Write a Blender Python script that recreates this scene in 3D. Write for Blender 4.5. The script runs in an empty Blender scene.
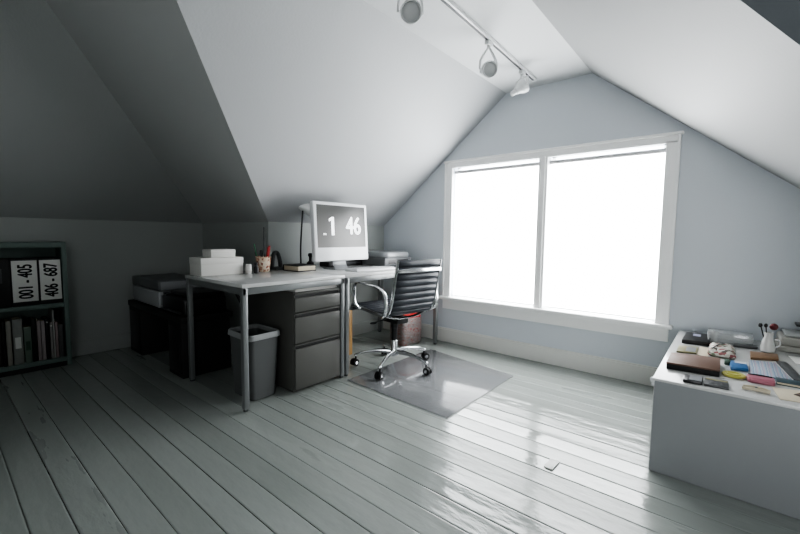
import bpy, bmesh, math, random
from mathutils import Vector, Matrix, Euler
random.seed(7)
SC = bpy.context.scene
COL = SC.collection
PI = math.pi

# ------------------------------------------------------------------ materials
def mat(name, col, rough=.5, metal=0., spec=.5, coat=0., var=.0, vscale=8., bump=0., bscale=60., emit=None, estr=0., alpha=1., trans=0., stretch=None):
    m = bpy.data.materials.new(name); m.use_nodes = True
    nt = m.node_tree; b = nt.nodes['Principled BSDF']
    c = (col[0], col[1], col[2], 1)
    b.inputs['Base Color'].default_value = c
    b.inputs['Roughness'].default_value = rough
    b.inputs['Metallic'].default_value = metal
    b.inputs['Specular IOR Level'].default_value = spec
    b.inputs['Coat Weight'].default_value = coat
    b.inputs['Alpha'].default_value = alpha
    b.inputs['Transmission Weight'].default_value = trans
    if emit:
        b.inputs['Emission Color'].default_value = (*emit, 1); b.inputs['Emission Strength'].default_value = estr
    tc = nt.nodes.new('ShaderNodeTexCoord')
    vec = tc.outputs['Object']
    if stretch:
        mp = nt.nodes.new('ShaderNodeMapping'); mp.inputs['Scale'].default_value = stretch
        nt.links.new(vec, mp.inputs['Vector']); vec = mp.outputs['Vector']
    if var > 0:
        n = nt.nodes.new('ShaderNodeTexNoise'); n.inputs['Scale'].default_value = vscale; n.inputs['Detail'].default_value = 4
        nt.links.new(vec, n.inputs['Vector'])
        mx = nt.nodes.new('ShaderNodeMix'); mx.data_type = 'RGBA'
        mx.inputs[6].default_value = (*[max(0, x*(1-var)) for x in col], 1)
        mx.inputs[7].default_value = (*[min(1, x*(1+var)) for x in col], 1)
        nt.links.new(n.outputs['Fac'], mx.inputs[0]); nt.links.new(mx.outputs[2], b.inputs['Base Color'])
    if bump > 0:
        n2 = nt.nodes.new('ShaderNodeTexNoise'); n2.inputs['Scale'].default_value = bscale
        nt.links.new(vec, n2.inputs['Vector'])
        bp = nt.nodes.new('ShaderNodeBump'); bp.inputs['Strength'].default_value = bump; bp.inputs['Distance'].default_value = .01
        nt.links.new(n2.outputs['Fac'], bp.inputs['Height']); nt.links.new(bp.outputs['Normal'], b.inputs['Normal'])
    return m

def stripes(name, cols, scale, axis='X', rough=.5, noise=0.):
    """bands of colour along one axis of the object"""
    m = bpy.data.materials.new(name); m.use_nodes = True
    nt = m.node_tree; b = nt.nodes['Principled BSDF']; b.inputs['Roughness'].default_value = rough
    tc = nt.nodes.new('ShaderNodeTexCoord'); sp = nt.nodes.new('ShaderNodeSeparateXYZ')
    nt.links.new(tc.outputs['Object'], sp.inputs[0])
    ml = nt.nodes.new('ShaderNodeMath'); ml.operation = 'MULTIPLY'; ml.inputs[1].default_value = scale
    nt.links.new(sp.outputs[axis], ml.inputs[0])
    src = ml.outputs[0]
    if noise:
        n = nt.nodes.new('ShaderNodeTexNoise'); n.inputs['Scale'].default_value = 30
        nt.links.new(tc.outputs['Object'], n.inputs['Vector'])
        ad = nt.nodes.new('ShaderNodeMath'); ad.operation = 'MULTIPLY_ADD'; ad.inputs[1].default_value = noise
        nt.links.new(n.outputs['Fac'], ad.inputs[0]); nt.links.new(src, ad.inputs[2]); src = ad.outputs[0]
    fr = nt.nodes.new('ShaderNodeMath'); fr.operation = 'FRACT'; nt.links.new(src, fr.inputs[0])
    r = nt.nodes.new('ShaderNodeValToRGB'); r.color_ramp.interpolation = 'CONSTANT'
    els = r.color_ramp.elements
    while len(els) < len(cols): els.new(.5)
    for i, c in enumerate(cols):
        els[i].position = i/len(cols); els[i].color = (*c, 1)
    nt.links.new(fr.outputs[0], r.inputs[0]); nt.links.new(r.outputs[0], b.inputs['Base Color'])
    return m

def blotch(name, cols, scale, rough=.6):
    m = bpy.data.materials.new(name); m.use_nodes = True
    nt = m.node_tree; b = nt.nodes['Principled BSDF']; b.inputs['Roughness'].default_value = rough
    tc = nt.nodes.new('ShaderNodeTexCoord'); v = nt.nodes.new('ShaderNodeTexVoronoi'); v.inputs['Scale'].default_value = scale
    nt.links.new(tc.outputs['Object'], v.inputs['Vector'])
    sp = nt.nodes.new('ShaderNodeSeparateColor'); nt.links.new(v.outputs['Color'], sp.inputs[0])
    r = nt.nodes.new('ShaderNodeValToRGB'); r.color_ramp.interpolation = 'CONSTANT'
    els = r.color_ramp.elements
    while len(els) < len(cols): els.new(.5)
    for i, c in enumerate(cols):
        els[i].position = i/len(cols); els[i].color = (*c, 1)
    nt.links.new(sp.outputs[0], r.inputs[0]); nt.links.new(r.outputs[0], b.inputs['Base Color'])
    return m

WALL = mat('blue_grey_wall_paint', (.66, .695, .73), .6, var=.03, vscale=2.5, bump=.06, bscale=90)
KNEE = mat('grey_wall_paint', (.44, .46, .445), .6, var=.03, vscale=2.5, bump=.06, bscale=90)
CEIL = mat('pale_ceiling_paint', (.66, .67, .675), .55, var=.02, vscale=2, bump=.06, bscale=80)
SLOPER = mat('right_slope_shade_tone', (.40, .405, .405), .55, var=.02, vscale=2, bump=.06, bscale=80)  # darker than the left slope: shade on this side put into the colour
SLOPE = mat('pale_slope_shade_tone', (.50, .51, .52), .55, var=.02, vscale=2, bump=.06, bscale=80)  # toned below the flat ceiling; the weaker light is painted into it
BAYSL = mat('bay_slope_lit_tone', (.58, .59, .585), .6, var=.02, vscale=2, bump=.06, bscale=80)  # lifted above the hip tone; brighter light on it is in the colour
BAYDK = mat('right_bay_shade_tone', (.17, .185, .20), .6, var=.02, vscale=2, bump=.06, bscale=80)  # shade on the slope turned from the window, painted as base colour
HIPSL = mat('hip_slope_shade_tone', (.48, .495, .49), .6, var=.02, vscale=2, bump=.06, bscale=80)  # dimmed base colour carries the shade on the hip ends
TRIM = mat('white_trim_paint', (.90, .90, .89), .4, bump=.02, bscale=40)
CREAM = mat('offwhite_trim_paint', (.74, .74, .71), .4, bump=.03, bscale=40)
GREYMETAL = mat('grey_powder_coat', (.27, .28, .28), .35, metal=.4)
LAMINATE = mat('white_laminate', (.66, .66, .65), .22, coat=.3)
LAMEDGE = mat('white_laminate_edge', (.62, .62, .61), .35)
CHARCOAL = mat('charcoal_enamel', (.135, .135, .125), .42, bump=.02, bscale=200)
CHARCOAL2 = mat('charcoal_recess', (.035, .035, .034), .5)
BLACK = mat('matt_black', (.03, .03, .03), .5, var=.2)
BLACKGLOSS = mat('black_plastic', (.024, .024, .025), .3)
DKPLASTIC = mat('dark_grey_plastic', (.085, .088, .09), .4)
BINGREY = mat('bin_grey_plastic', (.15, .155, .155), .42)
BINRIM = mat('bin_rim_plastic', (.36, .37, .37), .4)
SILVER = mat('silver_plastic', (.30, .31, .32), .35, metal=.25)
PRGREY = mat('printer_grey_plastic', (.42, .43, .44), .4)
PRDARK = mat('printer_dark_plastic', (.16, .165, .17), .4)
CHROME = mat('polished_aluminium', (.78, .79, .80), .14, metal=1.)
LEATHER = mat('black_leather', (.045, .05, .06), .36, bump=.15, bscale=220)
RUBBER = mat('black_rubber', (.015, .015, .015), .6)
WHITEPL = mat('white_plastic', (.78, .79, .80), .22, coat=.4)
WHITECARD = mat('white_card', (.68, .67, .64), .6, bump=.02)
PAPER = mat('white_paper', (.74, .74, .71), .8)
CREAMPAPER = mat('cream_paper', (.62, .56, .44), .8, var=.06)
SHELFGREEN = mat('green_grey_shelf_paint', (.17, .225, .205), .5, var=.08)
FIXWHITE = mat('white_lamp_metal', (.72, .73, .73), .35, metal=.1)
FIXGREY = mat('spot_lens_glass', (.50, .51, .51), .35)
INK = mat('black_print', (.01, .01, .01), .6)
BROWNLEATHER = mat('brown_leather', (.19, .115, .085), .5, var=.15, bump=.1, bscale=120)
WOOD = mat('orange_wood', (.40, .24, .10), .5, var=.3, vscale=10, stretch=(1, 8, .6))
RED = mat('red_plastic', (.55, .03, .025), .45)
REDBAG = stripes('red_grey_printed_bag', [(.30, .29, .28), (.22, .06, .055), (.36, .35, .34), (.22, .20, .20), (.33, .32, .31), (.28, .05, .05), (.40, .38, .37), (.18, .17, .17)], 9, 'Z', .5, noise=3.0)
CUPPAT = blotch('patterned_cup_glaze', [(.66, .50, .38), (.74, .62, .50), (.32, .12, .08), (.72, .58, .45), (.5, .28, .2), (.75, .66, .55)], 90, .35)
FLORAL = blotch('floral_fabric', [(.62, .60, .56), (.66, .65, .6), (.12, .10, .09), (.58, .56, .5), (.32, .13, .13), (.6, .58, .52), (.3, .34, .25)], 65, .8)
BLUE = mat('blue_packet', (.05, .17, .38), .35)
YELLOW = mat('yellow_green_plastic', (.52, .50, .14), .4)
PINK = mat('pink_vinyl', (.46, .18, .23), .4)
TEAL = mat('dark_teal_cover', (.05, .085, .10), .4)
BONE = mat('beige_plastic', (.60, .54, .42), .4)
DKGREEN = mat('dark_green_plastic', (.06, .11, .08), .4)
GOLD = mat('olive_gold_card', (.30, .28, .16), .5, var=.15, vscale=40)
TIMBER = mat('brown_wood_block', (.24, .15, .09), .5, var=.2, vscale=25)
EMBLEM = mat('pale_violet_print', (.42, .43, .56), .5)
STRIPEBAG = stripes('striped_sleeve', [(.40, .47, .56), (.30, .38, .52), (.52, .55, .60), (.36, .42, .52), (.52, .42, .50), (.44, .50, .58)], 42, 'X', .25, noise=.4)
PHOTO = blotch('brown_photo_print', [(.10, .06, .04), (.20, .13, .08), (.06, .05, .05)], 60)
LAMPGREY = mat('brushed_lamp_grey', (.78, .79, .78), .3, metal=.15)
DARKSTEM = mat('dark_lamp_stem', (.06, .06, .06), .4, metal=.3)
REDCAP = mat('red_pen', (.38, .03, .03), .4)
GREENPEN = mat('green_pen', (.06, .25, .12), .4)
REDBROWN = mat('maroon_glaze', (.16, .035, .04), .3)

def clear(name, col, tint, gl=.12, rough=.05):
    m = bpy.data.materials.new(name); m.use_nodes = True; nt = m.node_tree
    for n in list(nt.nodes): nt.nodes.remove(n)
    o = nt.nodes.new('ShaderNodeOutputMaterial'); mx = nt.nodes.new('ShaderNodeMixShader'); mx2 = nt.nodes.new('ShaderNodeMixShader')
    t = nt.nodes.new('ShaderNodeBsdfTransparent'); g = nt.nodes.new('ShaderNodeBsdfGlossy'); d = nt.nodes.new('ShaderNodeBsdfDiffuse')
    t.inputs[0].default_value = (1, 1, 1, 1); d.inputs[0].default_value = (*col, 1)
    g.inputs['Roughness'].default_value = rough
    lw = nt.nodes.new('ShaderNodeLayerWeight'); lw.inputs[0].default_value = .5
    fr = nt.nodes.new('ShaderNodeMath'); fr.operation = 'POWER'; fr.inputs[1].default_value = 4.5; nt.links.new(lw.outputs['Facing'], fr.inputs[0])
    ma = nt.nodes.new('ShaderNodeMath'); ma.operation = 'ADD'; ma.use_clamp = True; ma.inputs[1].default_value = gl
    nt.links.new(fr.outputs[0], ma.inputs[0])
    mx.inputs[0].default_value = tint
    nt.links.new(t.outputs[0], mx.inputs[1]); nt.links.new(d.outputs[0], mx.inputs[2])
    nt.links.new(ma.outputs[0], mx2.inputs[0]); nt.links.new(mx.outputs[0], mx2.inputs[1]); nt.links.new(g.outputs[0], mx2.inputs[2])
    nt.links.new(mx2.outputs[0], o.inputs[0])
    return m
PANE = clear('window_glass', (.8, .85, .85), .02, .0)
CLEARPL = clear('clear_acrylic', (.62, .64, .64), .30, .04)
MATPL = clear('smoky_vinyl', (.36, .365, .38), .40, .02, .12)
GLASSJAR = clear('milky_glass', (.78, .78, .76), .72, .05)

ROLL = mat('grey_roller_cloth', (.36, .36, .36), .7)
def screen_mat():
    m = bpy.data.materials.new('lit_grey_screen'); m.use_nodes = True; nt = m.node_tree; b = nt.nodes['Principled BSDF']
    b.inputs['Base Color'].default_value = (.02, .02, .02, 1); b.inputs['Roughness'].default_value = .3
    tc = nt.nodes.new('ShaderNodeTexCoord'); sp = nt.nodes.new('ShaderNodeSeparateXYZ'); nt.links.new(tc.outputs['Object'], sp.inputs[0])
    mr = nt.nodes.new('ShaderNodeMapRange'); mr.inputs[1].default_value = .18; mr.inputs[2].default_value = .46
    nt.links.new(sp.outputs['Z'], mr.inputs[0])
    r = nt.nodes.new('ShaderNodeValToRGB'); r.color_ramp.elements[0].color = (.165, .167, .165, 1); r.color_ramp.elements[1].color = (.078, .08, .078, 1)
    nt.links.new(mr.outputs[0], r.inputs[0]); nt.links.new(r.outputs[0], b.inputs['Emission Color']); b.inputs['Emission Strength'].default_value = 1.
    return m
SCREEN = screen_mat()
DIGIT = mat('lit_white_digits', (.6, .6, .6), .4, emit=(.9, .92, .95), estr=.95)

def shade_mat():
    m = bpy.data.materials.new('glowing_shade_cloth'); m.use_nodes = True; nt = m.node_tree; b = nt.nodes['Principled BSDF']
    b.inputs['Base Color'].default_value = (.85, .86, .87, 1); b.inputs['Roughness'].default_value = .8
    b.inputs['Emission Color'].default_value = (.965, .985, 1., 1); b.inputs['Emission Strength'].default_value = SHADE  # cloth emits the window daylight itself instead of passing it through
    return m
SHADE = 6.0
CLOTH = shade_mat()

def floor_mat():
    m = bpy.data.materials.new('painted_floor_boards'); m.use_nodes = True; nt = m.node_tree; b = nt.nodes['Principled BSDF']
    tc = nt.nodes.new('ShaderNodeTexCoord'); sp = nt.nodes.new('ShaderNodeSeparateXYZ'); nt.links.new(tc.outputs['Object'], sp.inputs[0])
    a = nt.nodes.new('ShaderNodeMath'); a.operation = 'SUBTRACT'; a.inputs[1].default_value = BY0
    d = nt.nodes.new('ShaderNodeMath'); d.operation = 'DIVIDE'; d.inputs[1].default_value = BW
    fl = nt.nodes.new('ShaderNodeMath'); fl.operation = 'FLOOR'
    nt.links.new(sp.outputs['Y'], a.inputs[0]); nt.links.new(a.outputs[0], d.inputs[0]); nt.links.new(d.outputs[0], fl.inputs[0])
    wn = nt.nodes.new('ShaderNodeTexWhiteNoise'); wn.noise_dimensions = '1D'; nt.links.new(fl.outputs[0], wn.inputs['W'])
    mx = nt.nodes.new('ShaderNodeMix'); mx.data_type = 'RGBA'
    mx.inputs[6].default_value = (.335, .36, .34, 1); mx.inputs[7].default_value = (.375, .40, .38, 1)
    nt.links.new(wn.outputs['Value'], mx.inputs[0])
    mp = nt.nodes.new('ShaderNodeMapping'); mp.inputs['Scale'].default_value = (1.2, 9, 1); nt.links.new(tc.outputs['Object'], mp.inputs[0])
    n = nt.nodes.new('ShaderNodeTexNoise'); n.inputs['Scale'].default_value = 2.2; n.inputs['Detail'].default_value = 5; nt.links.new(mp.outputs[0], n.inputs['Vector'])
    mx2 = nt.nodes.new('ShaderNodeMix'); mx2.data_type = 'RGBA'; mx2.blend_type = 'MULTIPLY'; mx2.inputs[0].default_value = 1
    r = nt.nodes.new('ShaderNodeValToRGB'); r.color_ramp.elements[0].position = .3; r.color_ramp.elements[0].color = (.97, .97, .97, 1); r.color_ramp.elements[1].position = .7
    nt.links.new(n.outputs['Fac'], r.inputs[0]); nt.links.new(mx.outputs[2], mx2.inputs[6]); nt.links.new(r.outputs[0], mx2.inputs[7])
    nt.links.new(mx2.outputs[2], b.inputs['Base Color'])
    rr = nt.nodes.new('ShaderNodeMapRange'); rr.inputs[3].default_value = -.02; rr.inputs[4].default_value = .08
    nt.links.new(n.outputs['Fac'], rr.inputs[0])
    wn2 = nt.nodes.new('ShaderNodeTexWhiteNoise'); wn2.noise_dimensions = '1D'; of = nt.nodes.new('ShaderNodeMath'); of.inputs[1].default_value = 37.3
    nt.links.new(fl.outputs[0], of.inputs[0]); nt.links.new(of.outputs[0], wn2.inputs['W'])
    rb = nt.nodes.new('ShaderNodeMapRange'); rb.inputs[3].default_value = .06; rb.inputs[4].default_value = .26
    nt.links.new(wn2.outputs['Value'], rb.inputs[0]); ra = nt.nodes.new('ShaderNodeMath'); ra.use_clamp = True
    nt.links.new(rr.outputs[0], ra.inputs[0]); nt.links.new(rb.outputs[0], ra.inputs[1]); nt.links.new(ra.outputs[0], b.inputs['Roughness'])
    sr = nt.nodes.new('ShaderNodeMapRange'); sr.inputs[3].default_value = .55; sr.inputs[4].default_value = .30
    nt.links.new(wn2.outputs['Value'], sr.inputs[0]); nt.links.new(sr.outputs[0], b.inputs['Specular IOR Level'])
    b.inputs['Coat Weight'].default_value = .24; b.inputs['Coat Roughness'].default_value = .05
    n2 = nt.nodes.new('ShaderNodeTexNoise'); n2.inputs['Scale'].default_value = 9; n2.inputs['Detail'].default_value = 3
    mp2 = nt.nodes.new('ShaderNodeMapping'); mp2.inputs['Scale'].default_value = (1., 2.6, 1); nt.links.new(tc.outputs['Object'], mp2.inputs[0]); nt.links.new(mp2.outputs[0], n2.inputs['Vector'])
    bp = nt.nodes.new('ShaderNodeBump'); bp.inputs['Strength'].default_value = .17; bp.inputs['Distance'].default_value = .012
    nt.links.new(n2.outputs['Fac'], bp.inputs['Height'])
    nt.links.new(bp.outputs['Normal'], b.inputs['Normal']); nt.links.new(bp.outputs['Normal'], b.inputs['Coat Normal'])
    return m
BY0, BW = .386, .107
FLOORM = floor_mat()

# ------------------------------------------------------------------ mesh helpers
class MB:
    def __init__(s): s.bm = bmesh.new()
    def _add(s, other, M=None):
        if M is not None: bmesh.ops.transform(other, matrix=M, verts=other.verts)
        me = bpy.data.meshes.new('tmp'); other.to_mesh(me); other.free(); s.bm.from_mesh(me); bpy.data.meshes.remove(me); return s
    def box(s, x0, x1, y0, y1, z0, z1, bev=.003, M=None, seg=2):
        b = bmesh.new(); bmesh.ops.create_cube(b, size=1)
        bmesh.ops.scale(b, vec=(abs(x1-x0), abs(y1-y0), abs(z1-z0)), verts=b.verts)
        bmesh.ops.translate(b, vec=((x0+x1)/2, (y0+y1)/2, (z0+z1)/2), verts=b.verts)
        if bev > 0:
            bev = min(bev, .45*min(abs(x1-x0), abs(y1-y0), abs(z1-z0)))
            bmesh.ops.bevel(b, geom=list(b.edges), offset=bev, segments=seg, affect='EDGES', profile=.5)
        return s._add(b, M)
    def prism(s, pts, z0, z1, bev=0., M=None):
        """polygon in XY extruded in Z"""
        b = bmesh.new()
        lo = [b.verts.new((p[0], p[1], z0)) for p in pts]; hi = [b.verts.new((p[0], p[1], z1)) for p in pts]
        n = len(pts)
        b.faces.new(lo[::-1]); b.faces.new(hi)
        for i in range(n): b.faces.new((lo[i], lo[(i+1) % n], hi[(i+1) % n], hi[i]))
        bmesh.ops.recalc_face_normals(b, faces=b.faces)
        if bev > 0: bmesh.ops.bevel(b, geom=list(b.edges), offset=bev, segments=2, affect='EDGES', profile=.5)
        return s._add(b, M)
    def lathe(s, prof, seg=24, M=None, close=True):
        """prof: list of (r, z)"""
        b = bmesh.new(); rings = []
        for r, z in prof:
            rings.append([b.verts.new((r*math.cos(2*PI*i/seg), r*math.sin(2*PI*i/seg), z)) for i in range(seg)])
        for k in range(len(rings)-1):
            for i in range(seg):
                b.faces.new((rings[k][i], rings[k][(i+1) % seg], rings[k+1][(i+1) % seg], rings[k+1][i]))
        if close:
            b.faces.new(rings[0][::-1]); b.faces.new(rings[-1])
        bmesh.ops.remove_doubles(b, verts=b.verts, dist=1e-6)
        bmesh.ops.recalc_face_normals(b, faces=b.faces)
        return s._add(b, M)
    def sweep(s, pts, a, bb=None, side=None, seg=10, smooth=6, M=None, taper=None):
        """tube along pts, half axes a (along side) and bb"""
        bb = a if bb is None else bb
        P = [Vector(p) for p in pts]
        if smooth and len(P) > 2: P = catmull(P, smooth)
        b = bmesh.new(); rings = []
        n = len(P)
        prev = None
        for i, p in enumerate(P):
            t = (P[min(i+1, n-1)]-P[max(i-1, 0)]).normalized()
            if side is not None: sd = Vector(side)
            elif prev is not None: sd = prev
            else: sd = Vector((0, 0, 1)) if abs(t.z) < .9 else Vector((1, 0, 0))
            u = (sd - t*sd.dot(t)).normalized(); prev = u
            v = t.cross(u)
            k = 1 if taper is None else taper[0]+(taper[1]-taper[0])*i/(n-1)
            rings.append([b.verts.new(p+u*(a*k*math.cos(2*PI*j/seg))+v*(bb*k*math.sin(2*PI*j/seg))) for j in range(seg)])
        for k in range(n-1):
            for j in range(seg):
                b.faces.new((rings[k][j], rings[k][(j+1) % seg], rings[k+1][(j+1) % seg], rings[k+1][j]))
        b.faces.new(rings[0][::-1]); b.faces.new(rings[-1])
        bmesh.ops.recalc_face_normals(b, faces=b.faces)
        return s._add(b, M)
    def cyl(s, p0, p1, r, r1=None, seg=16):
        return s.sweep([p0, p1], r, seg=seg, smooth=0, taper=None if r1 is None else (1, r1/r))
    def ring(s, c, R, r, axis, seg=28, M=None):
        ax = Vector(axis).normalized(); u = ax.orthogonal().normalized(); v = ax.cross(u); c = Vector(c)
        b = bmesh.new(); rs = []
        for i in range(seg):
            d = u*math.cos(2*PI*i/seg)+v*math.sin(2*PI*i/seg)
            rs.append([b.verts.new(c+d*(R+r*math.cos(2*PI*j/8))+ax*(r*math.sin(2*PI*j/8))) for j in range(8)])
        for i in range(seg):
            for j in range(8):
                b.faces.new((rs[i][j], rs[(i+1) % seg][j], rs[(i+1) % seg][(j+1) % 8], rs[i][(j+1) % 8]))
        bmesh.ops.recalc_face_normals(b, faces=b.faces)
        return s._add(b, M)
    def quad(s, *p):
        s.bm.faces.new([s.bm.verts.new(x) for x in p]); return s
    def ball(s, c, rx, ry=None, rz=None, M=None):
        b = bmesh.new(); bmesh.ops.create_uvsphere(b, u_segments=20, v_segments=12, radius=1)
        bmesh.ops.scale(b, vec=(rx, ry or rx, rz or rx), verts=b.verts); bmesh.ops.translate(b, vec=c, verts=b.verts)
        return s._add(b, M)
    def build(s, name, m, parent=None, smooth=True, ang=35):
        me = bpy.data.meshes.new(name); s.bm.to_mesh(me); s.bm.free()
        o = bpy.data.objects.new(name, me); COL.objects.link(o); me.materials.append(m)
        if smooth:
            for p in me.polygons: p.use_smooth = True
            try: me.set_sharp_from_angle(angle=math.radians(ang))
            except Exception: pass
        if parent is not None: o.parent = parent
        return o

def catmull(P, k):
    out = []
    Q = [P[0]*2-P[1]]+P+[P[-1]*2-P[-2]]
    for i in range(1, len(Q)-2):
        p0, p1, p2, p3 = Q[i-1], Q[i], Q[i+1], Q[i+2]
        for j in range(k):
            t = j/k
            out.append(.5*((2*p1)+(p2-p0)*t+(2*p0-5*p1+4*p2-p3)*t*t+(3*p1-p0-3*p2+p3)*t**3))
    out.append(P[-1]); return out

def tag(o, label, cat, group=None, kind=None):
    o['label'] = label; o['category'] = cat
    if group: o['group'] = group
    if kind: o['kind'] = kind
    return o
def thing(name, label, cat, loc=(0, 0, 0), rz=0., group=None):
    o = bpy.data.objects.new(name, None); COL.objects.link(o); o.location = loc; o.rotation_euler = (0, 0, rz)
    o.empty_display_size = .05
    return tag(o, label, cat, group)
def struct(name, mb, m, parent=None, smooth=False):
    o = mb.build(name, m, parent, smooth)
    if parent is None: o['kind'] = 'structure'
    return o
def kids(o): return [c for c in COL.objects if c.parent == o]
def dup(o, parent=None):
    c = o.copy(); COL.objects.link(c)
    if parent is not None: c.parent = parent
    for k in kids(o): dup(k, c)
    return c
def text(name, s, size, org, right, up, m, parent, sx=1., bold=0., ext=.0004, center=True):
    cu = bpy.data.curves.new(name, 'FONT'); cu.body = s; cu.size = size; cu.extrude = ext; cu.offset = 0
    if center: cu.align_x = 'CENTER'; cu.align_y = 'CENTER'
    t = bpy.data.objects.new(name, cu); COL.objects.link(t)
    bpy.context.view_layer.update()
    me = bpy.data.meshes.new_from_object(t.evaluated_get(bpy.context.evaluated_depsgraph_get()))
    bpy.data.objects.remove(t)
    r = Vector(right).normalized(); u = Vector(up).normalized(); n = r.cross(u)
    M = Matrix(((r.x, u.x, n.x, org[0]), (r.y, u.y, n.y, org[1]), (r.z, u.z, n.z, org[2]), (0, 0, 0, 1))) @ Matrix.Diagonal((sx, 1, 1, 1))
    if bold:
        b = bmesh.new(); b.from_mesh(me)
        base = me.copy(); 
        for k, (ddx, ddy) in enumerate(((-bold, 0), (bold, 0), (0, bold*.5), (0, -bold*.5), (-bold*.5, bold*.3), (bold*.5, -bold*.3))):
            m2 = base.copy(); m2.transform(Matrix.Translation((ddx, ddy, (k+1)*.00003))); b.from_mesh(m2); bpy.data.meshes.remove(m2)
        b.to_mesh(me); b.free(); bpy.data.meshes.remove(base)
    me.transform(M); me.materials.clear(); me.materials.append(m)
    o = bpy.data.objects.new(name, me); COL.objects.link(o); o.parent = parent
    return o

# ------------------------------------------------------------------ room shell
X1, X2, XL, XR = -2.8505, .516, -4.0216, 1.69       # knee walls of the gable and of the two side bays
D, K, HC, MS = 3.148, 1.105, 2.19, .802
C0, C1 = -1.4971, -.8371
YL, YR, YB = 1.767, 1.70, -1.6
DY = (HC-K)/MS
TOPL, TOPR, TOPB = YL-DY, YR-DY, YB+DY
# floor : painted boards running along x, each slightly cupped and tilted
fb = bmesh.new()
k0 = math.floor((YB-BY0)/BW)-1
y = BY0+k0*BW
g = .0013
while y < D+.05:
    g = random.choice((.0003, .0005, .0008, .0012, .0015))
    ya, yb = y+g, y+BW-g
    t = random.uniform(-.0017, .0017); cup = random.choice((.0004, .0010, .0016, .0022))
    sec = []
    for f in (0, .02, .06, .2, .35, .5, .65, .8, .94, .98, 1):
        z = -.0014+t*(f-.5)*.9-cup*(1-(2*f-1)**2)*.6
        e = min(f, 1-f)
        if e < .005: z -= .0016
        elif e < .03: z -= .00012
        sec.append((ya+(yb-ya)*f, z))
    xs = [XL-.05+(XR-XL+.1)*i/14 for i in range(15)]
    rows = [[fb.verts.new((x, yy, zz)) for (yy, zz) in [(ya, -.02)]+sec+[(yb, -.02)]] for x in xs]
    for a, b in zip(rows, rows[1:]):
        for j in range(len(a)-1): fb.faces.new((a[j], b[j], b[j+1], a[j+1]))
    y += BW
fb.faces.new([fb.verts.new(p) for p in ((XL-.05, YB-.1, -.018), (XR+.05, YB-.1, -.018), (XR+.05, D+.1, -.018), (XL-.05, D+.1, -.018))])
bmesh.ops.recalc_face_normals(fb, faces=fb.faces)
fm = MB(); fm.bm = fb
fo = struct('floor', fm, FLOORM, smooth=True)

# walls
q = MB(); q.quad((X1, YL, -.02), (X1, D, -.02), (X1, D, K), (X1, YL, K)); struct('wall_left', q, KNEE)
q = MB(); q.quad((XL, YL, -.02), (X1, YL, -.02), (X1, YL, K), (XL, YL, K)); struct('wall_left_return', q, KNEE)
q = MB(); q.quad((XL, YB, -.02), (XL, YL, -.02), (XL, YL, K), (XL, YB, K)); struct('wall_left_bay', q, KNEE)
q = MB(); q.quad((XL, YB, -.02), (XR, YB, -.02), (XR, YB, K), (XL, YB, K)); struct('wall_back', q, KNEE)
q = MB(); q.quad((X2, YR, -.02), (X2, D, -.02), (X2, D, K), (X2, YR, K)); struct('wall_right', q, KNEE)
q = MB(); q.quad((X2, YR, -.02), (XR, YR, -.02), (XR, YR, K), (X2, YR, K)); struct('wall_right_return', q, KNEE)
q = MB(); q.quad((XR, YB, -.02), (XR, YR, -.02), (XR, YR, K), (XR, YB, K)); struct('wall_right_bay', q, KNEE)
# window wall : gable shape round the opening, with the reveal
WL, WR, WB, WT = -2.0, -.355, .43, 1.645
q = MB()
q.quad((X1, D, -.02), (WL, D, -.02), (WL, D, WT), (WL, D, K+MS*(WL-X1)), (X1, D, K))
q.quad((WR, D, -.02), (X2, D, -.02), (X2, D, K), (WR, D, K+MS*(X2-WR)), (WR, D, WT))
q.quad((WL, D, -.02), (WR, D, -.02), (WR, D, WB), (WL, D, WB))
q.quad((WL, D, WT), (WR, D, WT), (WR, D, K+MS*(X2-WR)), (C1, D, HC), (C0, D, HC), (WL, D, K+MS*(WL-X1)))
for a, b in (((WL, WB), (WR, WB)), ((WR, WB), (WR, WT)), ((WR, WT), (WL, WT)), ((WL, WT), (WL, WB))):
    q.quad((a[0], D, a[1]), (b[0], D, b[1]), (b[0], D+.16, b[1]), (a[0], D+.16, a[1]))
struct('wall_front', q, WALL)
# ceiling : flat strip, two main slopes, bay slopes
q = MB()
q.quad((C0, TOPL, HC), (C1, TOPR, HC), (C1, D, HC), (C0, D, HC))
q.quad((XL+DY, TOPB, HC), (XR-DY, TOPB, HC), (XR-DY, TOPR, HC), (C1, TOPR, HC), (C0, TOPL, HC), (XL+DY, TOPL, HC))
struct('ceiling', q, CEIL)
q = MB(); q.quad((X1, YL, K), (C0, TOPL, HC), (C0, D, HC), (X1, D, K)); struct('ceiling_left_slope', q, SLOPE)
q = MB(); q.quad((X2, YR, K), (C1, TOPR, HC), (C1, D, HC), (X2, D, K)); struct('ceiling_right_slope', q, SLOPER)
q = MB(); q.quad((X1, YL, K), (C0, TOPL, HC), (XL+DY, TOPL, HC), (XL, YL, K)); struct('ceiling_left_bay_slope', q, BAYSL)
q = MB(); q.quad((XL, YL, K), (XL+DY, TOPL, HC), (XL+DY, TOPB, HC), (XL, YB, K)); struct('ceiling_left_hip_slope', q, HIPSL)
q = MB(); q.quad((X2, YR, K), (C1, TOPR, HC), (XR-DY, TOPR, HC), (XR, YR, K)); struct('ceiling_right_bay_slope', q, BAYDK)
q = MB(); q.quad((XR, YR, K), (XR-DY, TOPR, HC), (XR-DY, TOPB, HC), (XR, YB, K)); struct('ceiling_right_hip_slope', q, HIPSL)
q = MB(); q.quad((XL, YB, K), (XL+DY, TOPB, HC), (XR-DY, TOPB, HC), (XR, YB, K)); struct('ceiling_back_slope', q, CEIL)
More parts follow.
